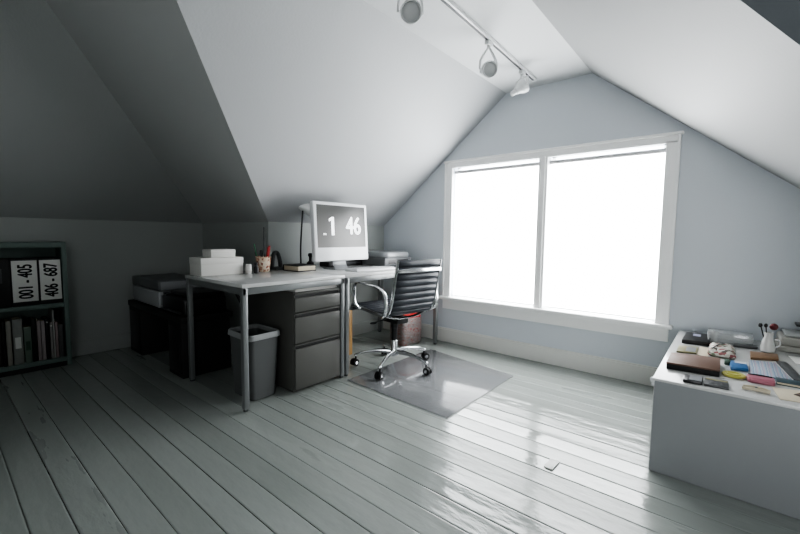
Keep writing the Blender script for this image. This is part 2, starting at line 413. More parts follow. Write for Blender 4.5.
# baseboards
BB = .133
q = MB(); q.box(X1, X2, D-.016, D, 0, BB-.012, .001); q.box(X1, X2, D-.010, D, BB-.013, BB, .002); struct('baseboard_front', q, CREAM)
q = MB(); q.box(X1, X1+.014, YL, D-.017, 0, .12, .002); struct('baseboard_left', q, KNEE)
q = MB(); q.box(XL, XL+.014, YB+.016, YL-.016, 0, .12, .002); struct('baseboard_left_bay', q, KNEE)
q = MB(); q.box(XL, X1, YL-.014, YL, 0, .12, .002); struct('baseboard_left_return', q, KNEE)

# window : casing, sill, apron, mullion (trim), two sashes with panes
OL, OR, OT = -2.074, -.281, 1.689
q = MB()
q.box(OL, WL+.006, D-.022, D, .438, OT-.05, .004); q.box(WR-.006, OR, D-.022, D, .438, OT-.05, .004)
q.box(OL, OR, D-.022, D, OT-.062, OT-.012, .003); q.box(OL-.012, OR+.012, D-.034, D, OT-.014, OT+.004, .004)
q.box(OL, OL+.014, D-.03, D, .438, OT-.014, .003); q.box(OR-.014, OR, D-.03, D, .438, OT-.014, .003)
q.box(-1.196, -1.126, D-.020, D+.10, .43, OT-.055, .003)
q.box(-1.178, -1.144, D-.028, D, .438, OT-.055, .003)
struct('trim_1', q, TRIM)
q = MB(); q.box(OL-.022, OR+.022, D-.062, D+.10, .415, .440, .006, seg=3); struct('trim_2', q, TRIM)
q = MB(); q.box(OL, OR, D-.020, D, .322, .414, .003); q.box(OL, OR, D-.026, D, .398, .414, .004); struct('trim_3', q, TRIM)
for i, (a, b) in enumerate(((WL, -1.194), (-1.128, WR))):
    q = MB(); y0, y1 = D+.085, D+.12
    q.box(a, a+.03, y0, y1, WB, WT); q.box(b-.03, b, y0, y1, WB, WT); q.box(a, b, y0, y1, WT-.012, WT); q.box(a, b, y0, y1, WB, WB+.05)
    q.box(a, b, y0+.01, y1+.02, 1.02, 1.055)
    w = struct('window_%d' % (i+1), q, TRIM)
    p = MB(); p.box(a+.025, b-.025, D+.10, D+.104, WB+.04, WT-.008, 0); p.build('pane', PANE, w, False)
# roller shades, let down to the sill
for i, (a, b, lab) in enumerate(((WL+.009, -1.199, 'white translucent roller shade over left window, narrower one nearer the desk'),
                                 (-1.123, WR-.009, 'white translucent roller shade over right window, nearer the low white table'))):
    t = thing('roller_shade', lab, 'window shade', ((a+b)/2, D+.03, .45), 0, 'roller shades'); h = (b-a)/2
    q = MB(); q.cyl((-h, 0, 1.142), (h, 0, 1.142), .0150); q.build('roller_tube', ROLL, t)
    q = MB(); q.quad((-h+.002, .0125, -.004), (h-.002, .0125, -.004), (h-.002, .0125, 1.142), (-h+.002, .0125, 1.142)); q.build('shade_cloth', CLOTH, t)
    q = MB(); q.box(-h+.002, h-.002, .008, .0165, -.006, .005, .002); q.build('bottom_bar', TRIM, t)
    for s in (-1, 1):
        q = MB(); q.box(s*h-.003, s*h+.003, -.008, .014, 1.128, 1.165, .001); q.build('bracket', TRIM, t)

# ------------------------------------------------------------------ track lights
t = thing('ceiling_track', 'white lighting track along the flat ceiling strip holding three spotlights', 'light track', (-1.150, 1.15, HC), .027)
q = MB(); q.box(-.018, .018, 0, 1.83, -.020, 0, .002); q.build('rail', FIXWHITE, t)
q = MB(); q.box(-.006, .006, .01, 1.81, -.0225, -.0195, 0); q.build('slot', DKPLASTIC, t)
q = MB(); q.box(-.02, .02, 1.81, 1.835, -.023, 0, .003); q.build('end_cap', FIXWHITE, t)
def spot(y, drop, aim, lab, yaw=0):
    t = thing('track_spotlight', lab, 'spotlight', (-1.150-.027*(y-1.15), y, HC-.020), 0, 'spotlights on the ceiling track')
    q = MB(); q.box(-.014, .014, -.03, .03, -.028, -.0005, .004); q.lathe([(.011, -.04), (.013, -.028)]); q.build('adaptor', FIXWHITE, t)
    c = Vector((0, 0, -drop)); ax = Vector(aim).normalized()
    sd = ax.cross(Vector((0, 0, 1))).normalized()
    if yaw: sd = Matrix.Rotation(yaw, 3, 'Z') @ sd
    R = .047
    for s in (-1, 1):
        q = MB()
        for w in (-.008, .008):
            o = ax*w
            q.sweep([Vector((0, 0, -.036))+o*.5, Vector((0, 0, -.055))+sd*(s*.016)+o, c+Vector((0, 0, .055))+sd*(s*.05)+o, c+sd*(s*(R+.010))+o*.6], .0036, seg=6)
        q.ball(c+sd*(s*(R+.008)), .007); q.build('yoke_arm', FIXWHITE, t)
    rot = ax.to_track_quat('Z', 'Y').to_matrix().to_4x4(); M = Matrix.Translation(c) @ rot
    q = MB(); q.lathe([(.018, -.052), (.024, -.048), (.027, -.028), (.040, -.010), (R, .004), (R+.002, .026), (R-.002, .030), (R-.006, .026), (R-.007, .018)], M=M, close=False)
    q.build('lamp_housing', FIXWHITE, t)
    q = MB(); q.lathe([(R-.0065, .016), (R-.016, .023), (.016, .026), (.002, .026)], M=M); q.build('lens', FIXGREY, t)
    q = MB(); q.lathe([(.006, -.088), (.016, -.085), (.018, -.075), (.018, -.050)], M=M); q.build('socket', FIXWHITE, t)
    return t
spot(1.44, .17, (.72, -.58, -.36), 'white spotlight cut by the top of the frame, nearest of three on track')
spot(2.22, .165, (.80, -.55, -.24), 'white wire-yoke spotlight with round lens, middle one on ceiling track')
spot(2.745, .115, (.60, .45, .50), 'white spotlight turned up toward window, farthest one at track end', .5)

# ------------------------------------------------------------------ desks
DH = .73
def desk(label, x0, x1, y0, y1, diag=False):
    t = thing('desk', label, 'desk', (x0, y0, 0)); w, l = x1-x0, y1-y0
    q = MB(); q.box(0, w, 0, l, DH-.022, DH, .003); q.build('tabletop', LAMINATE, t)
    q = MB()
    q.box(.02, w-.006, .006, .026, DH-.062, DH-.0225, .002); q.box(.02, w-.006, l-.026, l-.006, DH-.062, DH-.0225, .002)
    q.box(w-.030, w-.008, .026, l-.026, DH-.062, DH-.0225, .002); q.box(.008, .03, .026, l-.026, DH-.062, DH-.0225, .002)
    q.build('frame', GREYMETAL, t)
    for lx in (.006, w-.040):
        for ly in (.004, l-.036):
            q = MB(); q.box(lx, lx+.034, ly, ly+.032, .012, DH-.0225, .005)
            lg = q.build('leg', GREYMETAL, t)
            f = MB(); f.lathe([(.013, 0), (.015, .002), (.013, .012)], 16, Matrix.Translation((lx+.017, ly+.016, 0))); f.build('foot', DKPLASTIC, lg)
    return t
desk('white-topped square desk with grey legs, pale boxes on its left end', -2.79, -2.04, 1.10, 1.86)
desk('long white-topped desk with grey legs by the window wall, office chair before it', -2.79, -2.04, 1.866, 3.02)

# ------------------------------------------------------------------ filing cabinet
t = thing('filing_cabinet', 'charcoal metal three-drawer filing cabinet under the square desk', 'filing cabinet', (-2.6, 1.445, 0))
w, l = .55, .375
q = MB(); q.box(0, w-.02, 0, l, .02, .645, .003); q.box(.02, w-.04, .01, l-.01, 0, .03, 0); q.build('body', CHARCOAL, t)
for z0, z1 in ((.025, .315), (.322, .515), (.522, .640)):
    q = MB(); q.box(w-.0195, w, .004, l-.004, z0, z1-.030, .003); q.box(w-.0195, w-.012, .004, l-.004, z1-.032, z1, .001); q.box(w-.0195, w-.002, .004, l-.004, z1-.009, z1, .002)
    d = q.build('drawer', CHARCOAL, t)
    q = MB(); q.sweep([(w-.011, .012, z1-.020), (w-.011, l-.012, z1-.020)], .0012, .009, (1, 0, 0), smooth=0); q.build('finger_pull', CHARCOAL2, d)
tag(MB().box(-2.50, -2.075, 1.47, 1.80, .6455, .663, .002).box(-2.49, -2.065, 1.475, 1.80, .6635, .668, .001).build('paper_stack', WHITECARD), 'flat stack of pale paper lying on top of the charcoal filing cabinet', 'paper')

# ------------------------------------------------------------------ waste bin
t = thing('waste_bin', 'grey plastic waste bin with pale rim standing beside the filing cabinet', 'bin', (-2.262, 1.29, 0))
def rrect(hx, hy, r, n=5):
    out = []
    for cx, cy, a0 in ((hx-r, hy-r, 0), (-hx+r, hy-r, 90), (-hx+r, -hy+r, 180), (hx-r, -hy+r, 270)):
        for i in range(n+1):
            a = math.radians(a0+90*i/n); out.append((cx+r*math.cos(a), cy+r*math.sin(a)))
    return out
def loft(mb, rows, cap0=True, cap1=True):
    b = mb.bm; R = [[b.verts.new(p) for p in r] for r in rows]
    n = len(R[0])
    for a, c in zip(R, R[1:]):
        for j in range(n): b.faces.new((a[j], a[(j+1) % n], c[(j+1) % n], c[j]))
    if cap0: b.faces.new(R[0][::-1])
    if cap1: b.faces.new(R[-1])
    bmesh.ops.recalc_face_normals(b, faces=b.faces); return mb
q = MB(); rows = []
for z, hx, hy in ((0, .108, .08), (.005, .113, .085), (.395, .135, .10), (.395, .130, .095), (.01, .108, .081)):
    rows.append([(p[0], p[1], z) for p in rrect(hx, hy, .03)])
loft(q, rows, True, True); q.build('body', BINGREY, t)
q = MB(); rows = []
def rimz(p, z): return z-.020*math.exp(-((p[0]-.03)/.07)**2)*(1 if p[1] < 0 else 0)
for z, hx, hy in ((.375, .137, .102), (.378, .144, .109), (.405, .142, .107), (.412, .137, .102), (.405, .128, .093), (.385, .127, .092)):
    rows.append([(p[0], p[1], rimz(p, z)) for p in rrect(hx, hy, .032)])
loft(q, rows, False, False); q.build('rim', BINRIM, t)

# ------------------------------------------------------------------ white boxes on desk
t = thing('storage_box', 'large white lidded box at the left end of the square desk, lower of two', 'box', (-2.77, 1.125, DH), 0, 'white boxes on the desk')
q = MB(); q.box(0, .175, 0, .285, 0, .113, .002); q.build('box_body', WHITECARD, t)
q = MB(); q.box(-.002, .177, -.002, .287, .075, .117, .002); q.build('lid', WHITECARD, t)
t = thing('storage_box', 'small white box resting on top of the larger white box', 'box', (-2.735, 1.195, DH+.1175), 0, 'white boxes on the desk')
q = MB(); q.box(0, .13, 0, .165, 0, .050, .002); q.build('box_body', WHITECARD, t)
q = MB(); q.box(-.001, .131, -.001, .166, .030, .053, .002); q.build('lid', WHITECARD, t)

# ------------------------------------------------------------------ pen cup and pens and small stuff
cx, cy = -2.635, 1.59
t = thing('pen_cup', 'cream patterned pen cup with brown motifs on the square desk', 'cup', (cx, cy, DH))
q = MB(); q.lathe([(.030, 0), (.034, .003), (.044, .085), (.0445, .088), (.0425, .088), (.032, .006), (.001, .006)], 28); q.build('cup_body', CUPPAT, t); t.scale = (1.28, 1.28, 1.28)
pens = [('black pen leaning left in the patterned cup', BLACKGLOSS, -.02, -.022, -.035, -.03, .115, .0045),
        ('black marker in the middle of the patterned cup', BLACKGLOSS, .0, -.012, .004, -.016, .125, .0075),
        ('red capped pen rising over the right of the patterned cup', REDCAP, .010, .012, .022, .026, .150, .0065),
        ('red marker at the front of the patterned cup', REDCAP, .02, .0, .034, .012, .142, .0065),
        ('thin green pen leaning left in the patterned cup', GREENPEN, -.012, -.014, -.030, -.040, .160, .003),
        ('tall thin dark rod standing up out of the patterned cup', DKPLASTIC, -.008, .014, -.018, .018, .255, .0045)]
for lab, m, bx, by, tx, ty, L, r in pens:
    a = Vector((bx, by, .010)); b = Vector((tx, ty, L)); d = (b-a)
    t = thing('pen', lab, 'pen', (cx, cy, DH), 0, 'pens in the cup')
    q = MB(); q.cyl(a, a+d*.72, r); q.build('barrel', m, t)
    q = MB(); q.cyl(a+d*.72, b, r*1.12, r*.9); q.build('cap', m, t); t.scale = (1.28, 1.28, 1.28)
tag(MB().lathe([(.019, 0), (.02, .002), (.02, .062), (.018, .066), (.001, .066)], 24, Matrix.Translation((-2.57, 1.435, DH))).build('paper_roll', WHITECARD), 'white cylinder standing next to the large white box', 'roll')
t = thing('ink_bottle', 'small black bottle between the white cylinder and the pen cup', 'bottle', (-2.56, 1.488, DH))
q = MB(); q.lathe([(.014, 0), (.017, .003), (.017, .040), (.009, .052), (.009, .056)], 20); q.build('bottle_body', BLACKGLOSS, t)
q = MB(); q.lathe([(.011, .0565), (.011, .075), (.009, .077)], 20); q.build('cap', BLACKGLOSS, t)
t = thing('desk_holder', 'dark upright rounded holder behind the pen cup', 'holder', (-2.71, 1.745, DH))
q = MB(); q.box(-.05, .05, -.035, .09, 0, .022, .006); q.build('base', DKPLASTIC, t)
q = MB(); q.sweep([(0, -.035, .022), (0, -.03, .09), (0, -.012, .135), (0, .012, .13), (0, .032, .07), (0, .038, .022)], .022, .012, (1, 0, 0)); q.build('arch', DKPLASTIC, t)
t = thing('book', 'thick book with cream page edges lying flat before the desk lamp', 'book', (-2.535, 1.835, DH), math.radians(2))
q = MB(); q.box(-.09, .094, -.085, .085, 0, .006, .001); q.box(-.09, .094, -.085, .085, .040, .046, .001); q.box(-.092, -.086, -.085, .085, 0, .046, .002); q.build('cover', BLACK, t)
q = MB(); q.box(-.085, .090, -.080, .080, .0062, .0398, .001); q.build('pages', CREAMPAPER, t)

# desk lamp
t = thing('desk_lamp', 'grey desk lamp with cone shade on a thin stem behind the computer', 'lamp', (-2.68, 1.955, DH))
q = MB(); q.lathe([(.062, 0), (.065, .004), (.062, .014), (.02, .020), (.010, .028)], 28); q.build('base', DKPLASTIC, t)
q = MB(); q.sweep([(0, 0, .02), (.002, -.004, .15), (.004, .004, .30), (.002, .014, .40), (-.006, .026, .468)], .0065, seg=10); q.build('stem', DARKSTEM, t)
ax = Vector((.25, .93, -.25)).normalized()
M = Matrix.Translation((-.015, .064, .500)) @ ax.to_track_quat('Z', 'Y').to_matrix().to_4x4()
q = MB(); q.lathe([(.010, -.125), (.014, -.12), (.024, -.07), (.060, .040), (.070, .060), (.068, .060), (.058, .040), (.021, -.07), (.011, -.11)], 32, M, close=False); q.build('lamp_shade', LAMPGREY, t)
q = MB(); q.ball((0, 0, .005), .022, M=M); q.build('bulb', WHITEPL, t)

# computer
t = thing('desktop_computer', 'white all-in-one computer with a clock on screen on desk', 'computer', (-2.385, 2.155, DH), math.radians(-2))
W2, B, T, TH = .277, .070, .535, .046
tilt = Matrix.Translation((0, 0, .07)) @ Matrix.Rotation(math.radians(-4), 4, 'Y') @ Matrix.Translation((0, 0, -.07))
q = MB(); q.box(-TH, 0, -W2, W2, B, T, .010, tilt, 3); q.build('case', WHITEPL, t)
q = MB(); q.box(-.01, .0015, -W2+.030, W2-.030, B+.108, T-.026, .001, tilt)
s_ = q.build('screen', SCREEN, t); s_['label'] = 'grey lit screen showing clock digits'
tx = Matrix(tilt)
def tp(y, z): v = tx @ Vector((.0022, y, z)); return (v.x, v.y, v.z)
upv = (tx.to_3x3() @ Vector((0, 0, 1)))
q = MB(); q.prism([(-.012, -.072), (.016, -.072), (.016, .072), (-.006, .072), (-.034, .056), (-.034, .036), (-.012, .044)], 0, .0006)
rr = Vector((0, 1, 0)); nn = rr.cross(upv); c1 = tp(-.100, .345)
q.bm.transform(Matrix(((rr.x, upv.x, nn.x, c1[0]), (rr.y, upv.y, nn.y, c1[1]), (rr.z, upv.z, nn.z, c1[2]), (0, 0, 0, 1)))); q.build('digits', DIGIT, s_, False)
text('digits', '46', .200, tp(.118, .345), (0, 1, 0), upv, DIGIT, s_, .80, .006)
text('digits', 'PM', .022, tp(-.178, .280), (0, 1, 0), upv, DIGIT, s_, 1., .0005)
q = MB(); q.box(-.16, -.005, -.085, .085, 0, .006, .002); q.sweep([(-.03, 0, .005), (-.055, 0, .05), (-.06, 0, .16), (-.055, 0, .24)], .07, .004, (0, 1, 0), seg=16); q.build('stand', SILVER, t)
# power strip-like dark row behind keyboard, keyboard, mouse
t = thing('keyboard', 'white keyboard lying in front of the white computer', 'keyboard', (-2.19, 2.27, DH), math.radians(-2))
q = MB(); q.box(-.075, .075, -.215, .215, 0, .014, .005); q.build('tray', WHITEPL, t)
q = MB()
for r in range(6):
    n = 16
    for c in range(n):
        if r == 0 and 3 <= c <= 8:
            if c == 3: q.box(.044, .062, -.205+3*.0256, -.205+9*.0256-.002, .0142, .020, .002, seg=1)
            continue
        y0 = -.205+c*.0256; x0 = .044-r*.0222
        q.box(x0, x0+.0185, y0, y0+.0225, .0142, .020, .002, seg=1)
o = q.build('keys', WHITEPL, t); o['kind'] = 'stuff'
t = thing('computer_mouse', 'pale grey computer mouse to the right of the keyboard', 'mouse', (-2.20, 2.60, DH), math.radians(0))
q = MB(); rows = []
for z, k in ((0, .94), (.006, 1), (.014, .97), (.022, .82), (.027, .55), (.029, .2)):
    rows.append([(p[0]*k, p[1]*k, z) for p in rrect(.055, .031, .028)])
loft(q, rows); q.build('shell', SILVER, t)
q = MB(); q.lathe([(.004, -.003), (.006, -.002), (.006, .002), (.004, .003)], 12, Matrix.Translation((-.022, 0, .024)) @ Matrix.Rotation(PI/2, 4, 'X')); q.build('wheel', DKPLASTIC, t)
t = thing('speaker', 'black desktop box in shadow behind the white computer', 'box', (-2.70, 2.42, DH))
q = MB(); q.box(-.06, .06, -.21, .20, 0, .040, .006); q.build('case', BLACK, t)
q = MB(); q.box(.0605, .062, -.19, .18, .006, .034, .0005); q.build('grille', DKPLASTIC, t)
tag(MB().lathe([(.03, 0), (.034, .006), (.03, .04), (.012, .055), (.012, .085), (.02, .1), (.016, .118), (.001, .122)], 18, Matrix.Translation((-2.72, 2.08, DH))).build('webcam', BLACKGLOSS), 'small black round-headed camera between desk lamp and computer', 'camera')
# scanner / printer far end of desk
t = thing('desktop_printer', 'grey low printer with rounded silver lid at the far end of the desk', 'printer', (-2.56, 2.80, DH))
q = MB(); q.box(-.20, .21, -.19, .19, 0, .075, .012, seg=3); q.build('body', PRDARK, t)
q = MB(); rows = []
for z, k in ((.0755, .97), (.085, 1.), (.105, 1.), (.122, .95), (.128, .84)):
    rows.append([(p[0]*k+.005, p[1]*k, z) for p in rrect(.205, .19, .07)])
loft(q, rows); q.build('lid', SILVER, t)
q = MB(); q.box(.2105, .2125, -.14, .14, .018, .055, .001); q.build('tray_slot', BLACKGLOSS, t)

# ------------------------------------------------------------------ office chair
ch = thing('office_chair', 'black ribbed office chair with polished aluminium frame on castors at desk', 'chair', (-1.935, 2.265, .0055), math.radians(171))
HEAD = 171
prof = [(.245, .425), (.243, .452), (.225, .466), (.16, .466), (.05, .456), (-.06, .446), (-.15, .446), (-.205, .470), (-.233, .53), (-.250, .60), (-.268, .69), (-.286, .78), (-.297, .835)]
PC = catmull([Vector((x, 0, z)) for x, z in prof], 8)
acc = [0]
for a, b in zip(PC, PC[1:]): acc.append(acc[-1]+(b-a).length)
def pat(s):
    for i in range(len(PC)-1):
        if acc[i+1] >= s:
            f = (s-acc[i])/max(1e-9, acc[i+1]-acc[i]); p = PC[i].lerp(PC[i+1], f); tn = (PC[i+1]-PC[i]).normalized(); return p, Vector((-tn.z, 0, tn.x))*-1
    return PC[-1], Vector((1, 0, 0))
OFF = .025
def sling(s0, s1, nrib, name):
    q = MB(); b = q.bm; N = nrib*8; rowsT = []; rowsB = []
    ys = [OFF+v for v in (-.197, -.187, -.09, 0, .09, .187, .197)]
    for i in range(N+1):
        s = s0+(s1-s0)*i/N; p, n = pat(s)
        ph = (i % 8)/8; h = .006+.011*abs(math.sin(PI*ph))**.5 if True else 0
        rowsT.append([b.verts.new(p+Vector((0, y, 0))+n*(h if abs(y-OFF) < .19 else h*.6)) for y in ys])
        rowsB.append([b.verts.new(p+Vector((0, y, 0))-n*(h if abs(y-OFF) < .19 else h*.6)) for y in ys])
    m = len(ys)
    for i in range(N):
        for j in range(m-1):
            b.faces.new((rowsT[i][j], rowsT[i+1][j], rowsT[i+1][j+1], rowsT[i][j+1])); b.faces.new((rowsB[i][j], rowsB[i][j+1], rowsB[i+1][j+1], rowsB[i+1][j]))
        b.faces.new((rowsT[i][0], rowsB[i][0], rowsB[i+1][0], rowsT[i+1][0])); b.faces.new((rowsT[i][m-1], rowsT[i+1][m-1], rowsB[i+1][m-1], rowsB[i][m-1]))
    for R in (0, N):
        b.faces.new([*rowsT[R], *rowsB[R][::-1]])
    bmesh.ops.recalc_face_normals(b, faces=b.faces)
    return q.build(name, LEATHER, ch, ang=60)
Ltot = acc[-1]
smid = next(acc[i] for i in range(len(PC)) if PC[i].x < -.208)
sling(0, smid-.001, 10, 'seat'); sling(smid+.001, Ltot, 8, 'backrest')
for s in (-1, 1):
    q = MB(); pts = [p+Vector((0, OFF+s*.205, 0)) for p in PC]
    q.sweep(pts, .007, .014, (0, 1, 0), smooth=0, seg=10)
    q.build('side_frame', CHROME, ch)
q = MB(); q.sweep([(-.285, OFF-.204, .765), (-.308, OFF-.185, .765), (-.322, OFF, .765), (-.308, OFF+.185, .765), (-.285, OFF+.204, .765)], .014, .006, (0, 0, 1)); q.build('back_bar', CHROME, ch)
q = MB(); q.sweep([(-.14, OFF-.204, .438), (-.13, -.1, .405), (-.13, 0, .40), (-.13, .1, .405), (-.14, OFF+.204, .438)], .016, .008, (1, 0, 0)); q.sweep([(.13, OFF-.204, .455), (.11, -.1, .405), (.10, 0, .40), (.11, .1, .405), (.13, OFF+.204, .455)], .016, .008, (1, 0, 0)); q.build('seat_spreader', CHROME, ch)
for s in (-1, 1):
    q = MB(); yy = OFF+s*.245
    q.sweep([(.130, OFF+s*.211, .452), (.142, yy, .50), (.148, yy, .57), (.140, yy, .630), (.10, yy, .654), (.0, yy, .652), (-.13, yy, .645), (-.205, yy, .61), (-.228, yy, .54), (-.215, yy, .47), (-.15, OFF+s*.211, .428)], .014, .0065, (0, 1, 0), smooth=8, seg=12)
    q.build('armrest', CHROME, ch)
q = MB(); q.box(-.10, .09, -.055, .055, .345, .398, .01); q.lathe([(.03, .335), (.035, .36)], 20); q.build('tilt_mechanism', BLACK, ch)
q = MB(); q.cyl((.03, .05, .37), (.03, .17, .355), .005); q.ball((.03, .18, .353), .02, .028, .007); q.build('lever', DKPLASTIC, ch)
q = MB(); q.lathe([(.030, .085), (.032, .09), (.030, .14), (.027, .145), (.027, .20), (.024, .205)], 24); q.build('hub', CHROME, ch)
q = MB(); q.lathe([(.023, .2055), (.023, .30), (.028, .302), (.028, .335)], 24); q.build('gas_column', BLACKGLOSS, ch)
for k in range(5):
    a = math.radians(3+72*k-HEAD); u = Vector((math.cos(a), math.sin(a), 0))
    q = MB(); q.sweep([u*.022+Vector((0, 0, .115)), u*.12+Vector((0, 0, .118)), u*.22+Vector((0, 0, .104)), u*.295+Vector((0, 0, .082))], .016, .011, (0, 0, 1), taper=(1.15, .75)); q.ball(tuple(u*.295+Vector((0, 0, .080))), .014)
    lg = q.build('leg', CHROME, ch)
    c = u*.295; sd = Vector((-u.y, u.x, 0)); rot = random.uniform(-.9, .9); sd = Matrix.Rotation(rot, 3, 'Z') @ sd; fw = sd.cross(Vector((0, 0, 1)))
    q = MB()
    for s in (-1, 1):
        p = c+fw*.012+sd*(s*.013)+Vector((0, 0, .027)); q.sweep([p-sd*.009, p-sd*.0075, p+sd*.0075, p+sd*.009], .027, smooth=0, seg=20)
    q.sweep([c+Vector((0, 0, .075)), c+Vector((0, 0, .05)), c+fw*.012+Vector((0, 0, .03))], .006, smooth=3, seg=8)
    q.build('caster', RUBBER, lg)
    for s in (-1, 1):
        q = MB(); q.sweep([c+fw*.012+sd*(s*.0222)+Vector((0, 0, .027)), c+fw*.012+sd*(s*.0245)+Vector((0, 0, .027))], .014, smooth=0, seg=16)
        q.build('caster_cap', CHROME, lg)

# chair mat on the floor
tag(MB().prism([(-1.985, 1.83), (-1.148, 1.80), (-1.148, 2.68), (-1.99, 2.83)], .001, .005, .001).build('chair_mat', MATPL), 'smoky translucent plastic chair mat lying under the office chair', 'mat')

# things under the desks
t = thing('printed_bag', 'clear and red printed bag of goods with red top under the long desk', 'bag', (-2.30, 2.86, 0), math.radians(-6))
q = MB(); rows = []
for z, hx, hy in ((0, .085, .115), (.03, .098, .128), (.15, .10, .132), (.235, .095, .126), (.25, .088, .12)):
    rows.append([(p[0], p[1], z) for p in rrect(hx, hy, .03)])
loft(q, rows); q.build('bag_body', REDBAG, t)
q = MB(); rows = []
for z, hx, hy in ((.2505, .092, .122), (.275, .090, .115), (.305, .05, .085), (.325, .03, .05)):
    rows.append([(p[0]+(.01 if z > .3 else 0), p[1], z) for p in rrect(hx, hy, .028)])
loft(q, rows); q.build('bag_top', RED, t)
t = thing('wooden_crate', 'upright orange wood panel box just behind the desk leg beside filing cabinet', 'box', (-2.52, 2.22, 0.0))
q = MB(); q.box(-.12, .12, -.045, -.030, 0, .38, .002); q.box(-.12, .12, .03, .045, 0, .38, .002); q.box(.105, .12, -.03, .03, 0, .38, .002); q.box(-.12, -.105, -.03, .03, 0, .38, .002); q.box(-.105, .105, -.03, .03, .002, .015, 0); q.build('panels', WOOD, t)
q = MB(); q.box(-.10, .10, -.028, .028, .02, .31, .003); q.build('contents', CREAMPAPER, t)
tag(MB().sweep([(-2.70, 1.93, .008), (-2.62, 1.99, .25), (-2.56, 2.06, .50), (-2.50, 2.00, .60), (-2.46, 2.10, .64), (-2.50, 2.2, .55), (-2.58, 2.27, .42), (-2.68, 2.4, .2), (-2.72, 2.5, .007)], .004, seg=6).sweep([(-2.60, 1.97, .66), (-2.52, 2.03, .56), (-2.48, 2.12, .49), (-2.56, 2.2, .52), (-2.62, 2.18, .66)], .004, seg=6).build('computer_cable', BLACK), 'black cables looping below the long desk behind the chair', 'cable')

# ------------------------------------------------------------------ black bench in the bay
t = thing('low_bench', 'black low bench on two box pedestals against the left bay wall', 'bench', (-3.93, 1.085, 0))
q = MB(); q.box(0, 1.09, 0, .37, .385, .43, .004); q.build('bench_top', BLACK, t)
for x0, x1 in ((.01, .28), (.85, 1.085)):
    q = MB(); q.box(x0, x1, .005, .35, 0, .3845, .004); pd = q.build('pedestal', BLACK, t)
    q = MB(); q.box(x0+.02, x1-.02, .0, .0048, .03, .35, .001); q.build('door_panel', BLACKGLOSS, pd)
t = thing('printer', 'grey flatbed printer with dark lid edge at the left end of the black bench', 'printer', (-3.56, 1.265, .4305))
q = MB(); q.box(-.29, .29, -.165, .17, .008, .135, .012, seg=3); q.build('body', PRGREY, t)
q = MB(); q.box(-.292, .292, -.167, .172, .137, .213, .012, seg=3); q.build('lid', PRDARK, t)
q = MB(); q.box(.2925, .296, -.15, .15, .14, .205, .003); q.build('lid_edge', SILVER, t)
q = MB(); q.box(.2905, .2935, -.15, .10, .03, .11, .001); q.build('control_panel', SILVER, t)
for x in (-.26, .26):
    for y in (-.14, .13):
        q = MB(); q.lathe([(.012, 0), (.014, .002), (.014, .009)], 14, Matrix.Translation((x, y, 0))); q.build('foot', RUBBER, t)
t = thing('second_printer', 'black printer at the desk end of the black bench, near the waste bin', 'printer', (-3.04, 1.265, .4305))
t.name = 'printer.001'
q = MB(); q.box(-.21, .19, -.15, .15, 0, .12, .015, seg=3); q.box(-.13, .185, -.12, .14, .118, .155, .015, seg=3); q.build('body', BLACKGLOSS, t)
q = MB(); q.box(-.20, -.135, -.145, .05, .1205, .135, .004); q.build('control_panel', DKPLASTIC, t)
q = MB(); q.box(-.17, .15, -.175, -.151, .018, .028, .003); q.build('paper_tray', DKPLASTIC, t)
tag(MB().sweep([(-3.20, 1.55, .435), (-3.18, 1.52, .56), (-3.15, 1.48, .64), (-3.08, 1.46, .655), (-3.0, 1.48, .63), (-2.95, 1.53, .56), (-2.93, 1.58, .44)], .012, seg=8).build('printer_cable', BLACK), 'black cable hump rising behind the printers on the black bench', 'cable')

# ------------------------------------------------------------------ bookshelf
SX0, SX1, SY0, SY1 = -4.0, -3.79, -.14, .668
t = thing('bookcase', 'grey-green open bookcase with binders and books against left wall', 'bookcase', (SX0, SY0, 0))
w, l = SX1-SX0, SY1-SY0
for y0 in (0, l-.028):
    q = MB(); q.box(0, w, y0, y0+.028, 0, .930, .002); q.build('side_panel', SHELFGREEN, t)
for z in (.035, .446):
    q = MB(); q.box(.012, w-.002, .0285, l-.0285, z, z+.032, .002); q.build('shelf', SHELFGREEN, t)
q = MB(); q.box(.012, w-.002, .0285, l-.0285, .890, .928, .002); q.build('top_panel', SHELFGREEN, t)
q = MB(); q.box(0, .011, .0285, l-.0285, .03, .928, 0); q.build('back_panel', SHELFGREEN, t)
q = MB(); q.box(w-.025, w-.010, .0285, l-.0285, 0, .0345, 0); q.build('plinth', BLACK, t)
# binders: upper shelf, z .4675
ZB = .4785
for lab, y0, y1, txt in (('white-labelled archive binder reading 001 - 405, left of two on the bookcase', .366, .507, '001 - 405'),
                         ('white-labelled archive binder reading 406 - 687, right of two on the bookcase', .511, .637, '406 - 687'),
                         ('plain black archive binder at the left edge, before the numbered ones', .215, .362, None)):
    t = thing('archive_binder', lab, 'binder', (-3.97, y0, ZB), 0, 'archive binders on the upper shelf'); wd = y1-y0
    q = MB(); q.box(0, .165, 0, wd, 0, .335, .003); q.build('case', BLACK, t)
    if txt:
        q = MB(); q.box(.1651, .167, .004, wd-.004, .030, .322, .0008); lb = q.build('spine_label', PAPER, t)
        text('lettering', txt, .105, (.1672, wd*.54, .174), (0, 0, 1), (0, -1, 0), INK, lb, .60, .0035)
    else:
        q = MB(); q.box(.1651, .167, .04, wd-.04, .17, .27, .0008); q.build('spine_label', DKPLASTIC, t)
